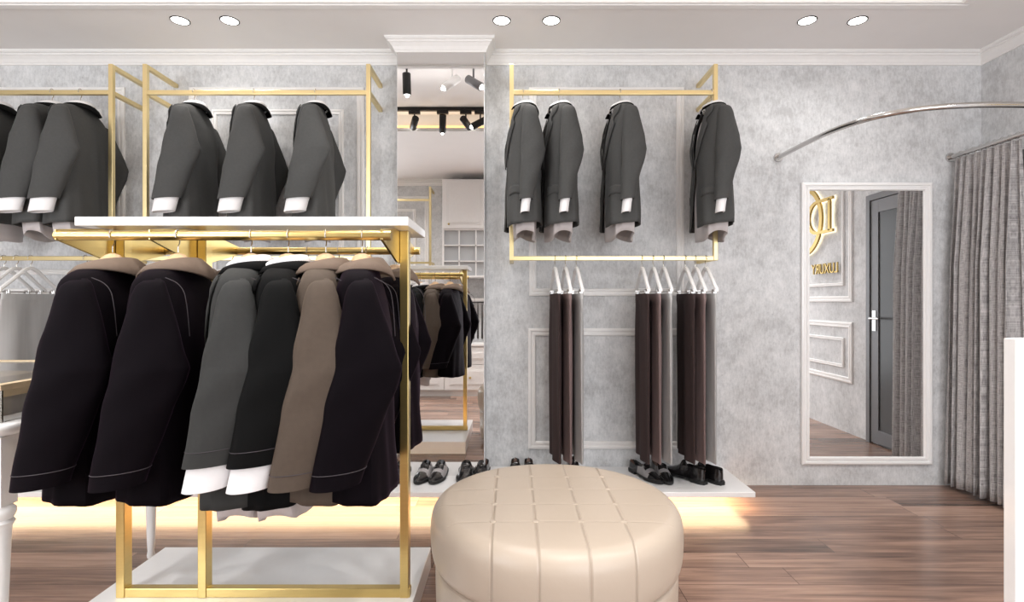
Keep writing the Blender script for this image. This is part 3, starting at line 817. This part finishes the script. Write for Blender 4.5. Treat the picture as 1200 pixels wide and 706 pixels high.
t = thing('shop_sign', (XR, 1.6, 1.9), 'backlit gold monogram with LUXURY lettering on the right wall, seen in the framed mirror', 'sign')
def arc(cy, cz, ry, rz, a0, a1, n=40): return [(cy+ry*math.cos(math.radians(a0+(a1-a0)*i/n)), cz+rz*math.sin(math.radians(a0+(a1-a0)*i/n))) for i in range(n+1)]
def ribbon(mb, pts, w, x0, x1):   # flat ribbon of width w in the y-z plane, from x0 to x1
    P = [Vector((0, y, z)) for y, z in pts]; rr = []
    for i, p in enumerate(P):
        tt = (P[min(i+1, len(P)-1)]-P[max(i-1, 0)]).normalized(); n = Vector((0, -tt.z, tt.y))
        ww = w(i/(len(P)-1)) if callable(w) else w
        rr.append([(x0-XR, (p+n*s*ww/2).y-1.6, (p+n*s*ww/2).z-1.9) for s in (-1, 1)]+[(x1-XR, (p+n*s*ww/2).y-1.6, (p+n*s*ww/2).z-1.9) for s in (1, -1)])
    mb.rings(rr)
shapes = {'ring_letter': [(arc(1.307, 1.905, .300, .315, -140, 140), lambda u: .022+.024*math.sin(PI*u))],
          'monogram_letter': [([(1.745, 1.775), (1.745, 2.06)], .034), ([(1.80, 2.062), (1.56, 2.062)], .026), ([(1.80, 1.772), (1.56, 1.772)], .026),
                              (arc(1.56, 1.917, -.150, .145, -90, 90, 30), lambda u: .022+.026*math.sin(PI*u))]}
for nm, ls in shapes.items():
    mb = MB(); gb = MB()
    dx = 0 if nm == 'ring_letter' else .006
    for pts_, w in ls:
        ribbon(mb, pts_, w, XR-.040-dx, XR-.022-dx)
        ribbon(gb, pts_, (lambda u, w=w: (w(u) if callable(w) else w)+.014), XR-.016, XR-.012)
    o = mb.build(nm, M['signgold'], t); tag(gb.build('backlight', M['logoglow'], o), 'glowing white backlight')
tc = bpy.data.curves.new('lettering', 'FONT'); tc.body = 'LUXURY'; tc.size = .135; tc.extrude = .006; tc.space_character = 1.0
tc.align_x = 'LEFT'
to = bpy.data.objects.new('lettering', tc); C.objects.link(to)
bpy.context.view_layer.update()
dg = bpy.context.evaluated_depsgraph_get(); me = bpy.data.meshes.new_from_object(to.evaluated_get(dg))
xs = [v.co.x for v in me.vertices]; W = max(xs)-min(xs)
for v in me.vertices:     # text x -> -y (reads left to right when facing the wall), text y -> z
    x, y, z = v.co; v.co = (-.018-z, -(x-min(xs))*(.405/W), y*1.0)
bpy.data.objects.remove(to)
me.name = 'lettering'; me.materials.clear(); me.materials.append(M['signgold'])
lo = bpy.data.objects.new('lettering', me); C.objects.link(lo); lo.parent = t; lo.location = (0, 1.835-1.6, 1.39-1.9)

# ------------------------------------------------------------------ downlights
def downlight(x, y, label):
    def mk():
        t = thing('ceiling_downlight', (0, 0, 0), '', 'ceiling light')
        MB().lathe([(.043, -.003), (.049, -.003), (.050, 0), (.043, 0), (.043, -.003)], seg=36).build('rim', M['black'], t)
        MB().lathe([(.0005, -.0015), (.043, -.0015), (.043, 0), (.0005, 0)], seg=36).build('lens', M['lamp'], t)
        return t
    place('dl', mk, (x, y, CEIL), 0, label, 'round recessed ceiling downlights')
DL = [(-1.807, 2.88, 'left one of the left pair'), (-1.537, 2.88, 'right one of the left pair'), (-.056, 2.88, 'left one of the middle pair'), (.214, 2.88, 'right one of the middle pair'), (1.607, 2.88, 'left one of the right pair'), (1.881, 2.88, 'right one of the right pair')]
for x, y, w in DL: downlight(x, y, 'round white recessed downlight, %s on the ceiling' % w)

# track with spotlights and three ceiling spots, seen in the column mirror
TYk = 1.58
t = thing('lighting_track', (-.9, TYk, TRAY), 'black lighting track on the recessed ceiling, seen in the column mirror', 'lighting track')
MB().box(-1.6, 1.4, -.017, .017, -.03, 0).build('track', M['black'], t, bevel=.002)
SPOTS = []
def spot(x, y, z, pitch, yaw, m, label, group, ad=True):
    from mathutils import Euler
    tip = Vector((x, y, z-.10))+Euler((math.radians(pitch), 0, math.radians(yaw))).to_matrix() @ Vector((0, 0, -.095))
    SPOTS.append(tuple(tip))
    t = thing('spotlight', (x, y, z), label, 'spotlight', group)
    if ad: MB().box(-.05, .05, -.014, .014, -.028, 0).build('adapter', M['black'], t, bevel=.002)
    MB().tube([(0, 0, -.02 if ad else 0), (0, 0, -.075)], .007, 8).build('arm', m, t, smooth=True)
    o = MB().lathe([(.0005, -.085), (.026, -.085), (.030, -.08), (.030, .06), (.026, .065), (.0005, .065)], seg=24).build('lamp_head', m, t, loc=(0, 0, -.10), smooth=True, sharp=40)
    o.rotation_euler = (math.radians(pitch), 0, math.radians(yaw))
    g = MB().lathe([(.0005, -.0865), (.020, -.0865), (.020, -.083), (.0005, -.083)], seg=20).build('lens', M['lamp'], o)
def mx(px_, vd): return (px_-600)*vd/F
vd = 2*CY-TYk
for p, pitch, yaw, m, w in ((486, 75, 160, 'black', 'leftmost on the track'), (519, 35, 170, 'black', 'second on the track, tilted forward'), (546, 75, 200, 'black', 'third on the track'), (563, 60, 80, 'black', 'rightmost on the track, at the mirror edge')):
    spot(mx(p, vd), TYk, TRAY-.03, pitch, yaw, M[m], 'small black spotlight, %s reflected in the column mirror' % w, 'spotlights on the black track')
vd = 2*CY-2.35
for p, pitch, yaw, m, w in ((477, -8, 0, 'black', 'black cylinder spotlight high at the left of the column mirror'), (530, 50, 60, 'white', 'white spotlight high in the middle of the column mirror'), (555, 55, -60, 'doorgrey', 'grey tilted spotlight high at the right of the column mirror')):
    spot(mx(p, vd), 2.35, TRAY, pitch, yaw, M[m], w, 'spotlights on the recessed ceiling', ad=False)

# ------------------------------------------------------------------ cupboards on the front wall (in the column mirror)
cd = .38
def panel_front(mb, x0, x1, z0, z1, y):
    mb.box(x0, x1, y, y+.016, z0, z1)
    w = .05
    if z1-z0 > .2:
        mb.box(x0+w, x1-w, y+.016, y+.020, z0+w, z1-w)
        mb.box(x0+w+.018, x1-w-.018, y+.020, y+.026, z0+w+.018, z1-w-.018)
    return mb
t = thing('wall_cupboard', (-.4, YF, 1.42), 'tall white wall cupboard over glazed pigeonholes, reflected in the column mirror', 'cupboard')
def Cp(mb, ox=-.4, oz=1.42): mb.v = [(x-ox, y-YF, z-oz) for x, y, z in mb.v]; return mb
bx = MB(); X0, X1, Z0, Z1 = -.83, .2, 1.42, 2.585
bx.box(X0, X0+.02, YF, YF+cd, Z0, Z1).box(X1-.02, X1, YF, YF+cd, Z0, Z1).box(X0+.02, X1-.02, YF, YF+.012, Z0, Z1).box(X0+.02, X1-.02, YF, YF+cd, Z1-.02, Z1).box(X0+.02, X1-.02, YF, YF+cd, 1.98, 2.0).box(X0+.02, X1-.02, YF, YF+cd, Z0, Z0+.02)
for k in (1, 2): bx.box(X0+.02, X1-.02, YF+.02, YF+cd, Z0+.19*k-.006, Z0+.19*k+.008)
k = X0+.2
while k < X1-.05: bx.box(k-.007, k+.007, YF+.012, YF+cd, Z0+.02, 1.98); k += .2
Cp(bx).build('carcass', M['white'], t)
Cp(MB().box(X0+.02, X1-.02, YF+cd-.035, YF+cd-.030, Z0+.02, 1.98)).build('glazing', M['paleglass'], t)
for a, b in ((X0, (X0+X1)/2-.002), ((X0+X1)/2+.002, X1)):
    dm = Cp(panel_front(MB(), a+.003, b-.003, 2.0, Z1-.003, YF+cd)).build('door', M['white'], t, bevel=.002)
    Cp(MB().box(a+.07, a+.09, YF+cd+.016, YF+cd+.04, 2.04, 2.06)).build('knob', M['gold'], dm, bevel=.004)
t = thing('drawer_cabinet', (-.8, YF, 0), 'low white cabinet with panelled drawers and gold knobs, reflected in the column mirror', 'cabinet')
def Cd(mb): return Cp(mb, -.8, 0)
Cd(MB().box(-1.42, .2, YF, YF+cd, .07, .60).box(-1.40, .18, YF, YF+cd-.03, 0, .07)).build('carcass', M['white'], t)
Cd(MB().box(-1.44, .22, YF, YF+cd+.03, .60, .625)).build('worktop', M['white'], t, bevel=.003)
for a, b in ((-1.42, -.806), (-.802, -.19), (-.186, .2)):
    for z0, z1 in ((.08, .375), (.385, .59)):
        dm = Cd(panel_front(MB(), a+.004, b-.004, z0, z1, YF+cd)).build('drawer', M['white'], t, bevel=.002)
        Cd(MB().box((a+b)/2-.012, (a+b)/2+.012, YF+cd+.024, YF+cd+.046, (z0+z1)/2-.012, (z0+z1)/2+.012)).build('knob', M['gold'], dm, bevel=.004)
t = thing('tie_rack', (-.4, YF, 1.1), 'white wall rail with hooks above the drawer cabinet, reflected in the column mirror', 'tie rack')
Cp(MB().box(-.80, .1, YF, YF+.25, 1.14, 1.17), -.4, 1.1).build('shelf', M['white'], t)
Cp(MB().bar((-.8, YF+.22, 1.12), (.1, YF+.22, 1.12), .012, .012), -.4, 1.1).build('rail', M['black'], t)
for i in range(6):
    x = -.52+.052*i
    def mk():
        mb = MB(); rr = []
        for q in range(14):
            z = -.03-.40*q/13; w = .006+.006*q/13
            rr.append([(-w, -.003, z), (w, -.003, z), (w, .003, z), (-w, .003, z)])
        rr.append([(-.001, -.003, -.455), (.001, -.003, -.455), (.001, .003, -.455), (-.001, .003, -.455)])
        mb.rings(rr)
        mb.tube([(0, .016*math.cos(a), -.016+.022*math.sin(a)) for a in [0.001+2*PI*k/12 for k in range(12)]], .003, 5, closed=True)
        return tag(mb.build('necktie', mat('dark_silk', (44, 40, 40), .4, noise=.3, nscale=80)), '', 'tie')
    place('tie', mk, (x, YF+.22, 1.12), 0, 'dark patterned necktie hanging from the rail in the mirror, row of look-alikes', 'neckties on the rail in the mirror')

# ------------------------------------------------------------------ glass display table at the left
t = thing('display_table', (-2.0, 2.0, 0), 'white display table with turned legs and a glass case top at the left edge', 'display table')
def T(mb): mb.v = [(x+2.0, y-2.0, z) for x, y, z in mb.v]; return mb
x0, x1, y0, y1 = -2.45, -1.555, 1.60, 2.40
def rrect(x0, x1, y0, y1, r, z, n=6):
    out = []
    for cx, cy, a0 in ((x1-r, y1-r, 0), (x0+r, y1-r, 90), (x0+r, y0+r, 180), (x1-r, y0+r, 270)):
        for i in range(n+1):
            a = math.radians(a0+90*i/n); out.append((cx+r*math.cos(a), cy+r*math.sin(a), z))
    return out
tp = MB(); rr = []
for o, z in ((-.015, .715), (-.004, .720), (0, .730), (.004, .738), (.004, .748), (-.002, .754), (-.012, .756)):
    rr.append(rrect(x0-o, x1+o, y0-o, y1+o, .07, z))
tp.rings(rr); T(tp).build('tabletop', M['whitegloss'], t, smooth=True, sharp=60)
ap = MB()
def apron(p, q, nx, ny):
    rr = []; n = 24
    for i in range(n+1):
        u = i/n; x = p[0]+(q[0]-p[0])*u; y = p[1]+(q[1]-p[1])*u
        zb = .50+.13*min(1, math.sin(PI*u)*2.2)**.8
        rr.append([(x, y, zb), (x, y, .716), (x+nx*.018, y+ny*.018, .716), (x+nx*.018, y+ny*.018, zb)])
    ap.rings(rr)
e = .035
apron((x1-e, y0+.06), (x1-e, y1-.06), -1, 0); apron((x0+e, y0+.06), (x0+e, y1-.06), 1, 0); apron((x0+.06, y0+e), (x1-.06, y0+e), 0, 1); apron((x0+.06, y1-e), (x1-.06, y1-e), 0, -1)
T(ap).build('apron', M['white'], t, smooth=True, sharp=40)
legp = [(.014, 0), (.016, .012), (.013, .03), (.015, .06), (.021, .25), (.026, .40), (.028, .43), (.036, .445), (.030, .455), (.038, .47), (.038, .485), (.030, .495), (.026, .50)]
for lx in (x0+.045, x1-.045):
    for ly in (y0+.055, y1-.055):
        g = MB().lathe([(.0005, 0)]+legp+[(.0005, .50)], seg=24); g.box(-.028, .028, -.028, .028, .50, .716)
        g.build('leg', M['white'], t, loc=(lx+2.0, ly-2.0, 0), smooth=True, sharp=40)
cx0, cx1, cy0, cy1, cz0, cz1 = x0+.04, x1-.04, y0+.05, y1-.05, .756, .868
for (a, b, c, d, nm) in ((cx0, cx1, cy0, cy0+.006, 'side_pane'), (cx0, cx1, cy1-.006, cy1, 'side_pane'), (cx0, cx0+.006, cy0+.006, cy1-.006, 'side_pane'), (cx1-.006, cx1, cy0+.006, cy1-.006, 'side_pane')):
    T(MB().box(a, b, c, d, cz0, cz1)).build(nm, M['glass'], t)
T(MB().box(cx0+.032, cx1-.032, cy0+.032, cy1-.032, cz1-.002, cz1+.004)).build('glass_lid', M['glass'], t)
for lx in (cx0+.008, cx1-.008):
    for ly in (cy0+.008, cy1-.008):
        g = MB().tube([(lx, ly, cz0), (lx, ly, cz1)], .005, 10)
        T(g).build('corner_post', M['steel'], t, smooth=True)
T(MB().lathe([(.0005, 0), (.006, 0), (.007, .004), (.005, .009), (.0005, .011)], cx1-.008, cy0-.020)).build('knob', M['black'], t, loc=(0, 0, .757))
g = MB(); rw = .035; a, b, c, d = cx0-.004, cx1+.004, cy0-.004, cy1+.004; z = cz1+.007
g.box(a, b, c, c+rw, z-.018, z).box(a, b, d-rw, d, z-.018, z).box(a, a+rw, c+rw, d-rw, z-.018, z).box(b-rw, b, c+rw, d-rw, z-.018, z)
T(g).build('lid_frame', M['tan'], t, bevel=.001)
# boxes inside the case
for i, (bx0, bx1, by0, by1, w) in enumerate(((-1.86, -1.68, 1.70, 1.86, 'nearest the corner of the glass case'), (-1.84, -1.64, 1.96, 2.14, 'in the middle of the glass case'), (-1.90, -1.66, 2.17, 2.32, 'at the back of the glass case'), (-2.15, -1.92, 1.72, 1.90, 'at the front left of the glass case'), (-2.18, -1.95, 1.98, 2.20, 'at the back left of the glass case'))):
    t2 = thing('gift_box', ((bx0+bx1)/2, (by0+by1)/2, .7565), 'grey box with a tan lid, '+w, 'box', 'boxes in the glass case')
    w2, d2 = (bx1-bx0)/2, (by1-by0)/2
    MB().box(-w2+.004, w2-.004, -d2+.004, d2-.004, 0, .062).build('box_body', M['greybox'], t2, bevel=.002)
    MB().box(-w2, w2, -d2, d2, .062, .086).build('lid', M['tan'], t2, bevel=.002)

# ------------------------------------------------------------------ white framed panel at the right edge
pd = 1.45; a = 583*pd/F; zt = H-44*pd/F
t = thing('upright_screen', (a+.3, pd, 0), 'upright white framed panel cut off by the right edge of the picture', 'display panel')
mb = MB(); w = .024
mb.box(-.3, -.3+w, -.018, .018, 0, zt).box(.3-w, .3, -.018, .018, 0, zt).box(-.3+w, .3-w, -.018, .018, zt-.033, zt).box(-.3+w, .3-w, -.018, .018, 0, .04)
mb.build('frame', M['whitegloss'], t, bevel=.002)
MB().box(-.3+w, .3-w, -.004, .012, .04, zt-.033).build('panel', mat('pale_panel', (224, 214, 206), .3, noise=.01), t)
MB().box(-.28, -.22, -.10, .10, 0, .012).box(.22, .28, -.10, .10, 0, .012).build('foot', M['white'], t, bevel=.002)

# ------------------------------------------------------------------ lights
def light(kind, name, loc, energy, color=(1, 1, 1), rot=(0, 0, 0), **kw):
    l = bpy.data.lights.new(name, kind); l.energy = energy; l.color = color
    for k, v in kw.items(): setattr(l, k, v)
    o = bpy.data.objects.new(name, l); C.objects.link(o); o.location = loc; o.rotation_euler = rot
    return o
warm = (1, .98, .96)
for x, y, _ in DL:
    light('SPOT', 'downlight_beam', (x, y, CEIL-.012), 7, warm, spot_size=math.radians(140), spot_blend=1, shadow_soft_size=.045)
for x, w in ((-2.6, 'far left'), (-1.6, 'left'), (.4, 'middle'), (1.4, 'right'), (2.4, 'far right')):  # extra downlights added as fill in the unseen part of the ceiling
    for y, v in ((1.05, 'nearer'), (.32, 'behind')):
        downlight(x, y, 'added unseen fill downlight on the entrance side ceiling, %s, %s the camera' % (w, v))
        light('SPOT', 'downlight_beam', (x, y, CEIL-.012), 36, warm, spot_size=math.radians(150), spot_blend=1, shadow_soft_size=.05)
light('AREA', 'added_entrance_fill', (1.57, YF-.25, 1.3), 31, (.95, .97, 1), rot=(PI/2, 0, 0), shape='RECTANGLE', size=2.5, size_y=2.3)  # soft fill lamp added outside the entrance opening, out of view
light('AREA', 'added_window_fill', (-2.57, YF-.25, 1.5), 50, (.95, .97, 1), rot=(PI/2, 0, 0), shape='RECTANGLE', size=1.5, size_y=1.9)  # fill lamp added behind the invented window to even out the left
up = math.radians(180)
light('AREA', 'cove_fill_glow', (-.35, TY0+.12, CEIL+.03), 3, (1, .86, .66), rot=(up, 0, 0), shape='RECTANGLE', size=5.0, size_y=.2)
light('AREA', 'cove_fill_glow', (-.35, TY1-.35, CEIL+.03), 4, (1, .97, .95), rot=(up, 0, 0), shape='RECTANGLE', size=5.0, size_y=.5)  # added fill uplight for the tray, no light strip on this side
for x, y, z in SPOTS:
    light('SPOT', 'spotlight_beam', (x, y, z), 8, warm, spot_size=math.radians(150), spot_blend=1, shadow_soft_size=.010)
w = bpy.data.worlds.new('world'); bpy.context.scene.world = w; w.use_nodes = True
w.node_tree.nodes['Background'].inputs[0].default_value = (.92, .95, 1, 1); w.node_tree.nodes['Background'].inputs[1].default_value = 1.0

cam = bpy.data.cameras.new('camera'); co = bpy.data.objects.new('camera', cam); C.objects.link(co)
co.location = (0, 0, H); co.rotation_euler = (PI/2, 0, 0); cam.sensor_width = 36; cam.lens = 36*F/1200; cam.clip_start = .05
bpy.context.scene.camera = co
sc = bpy.context.scene
sc.view_settings.view_transform = 'Standard'; sc.view_settings.look = 'None'; sc.view_settings.gamma = 1; sc.view_settings.use_curve_mapping = False
sc.view_settings.exposure = 0.5
sc.cycles.max_bounces = 10; sc.cycles.diffuse_bounces = 5; sc.cycles.glossy_bounces = 6
sc.cycles.use_denoising = True
sc.cycles.sample_clamp_indirect = 6
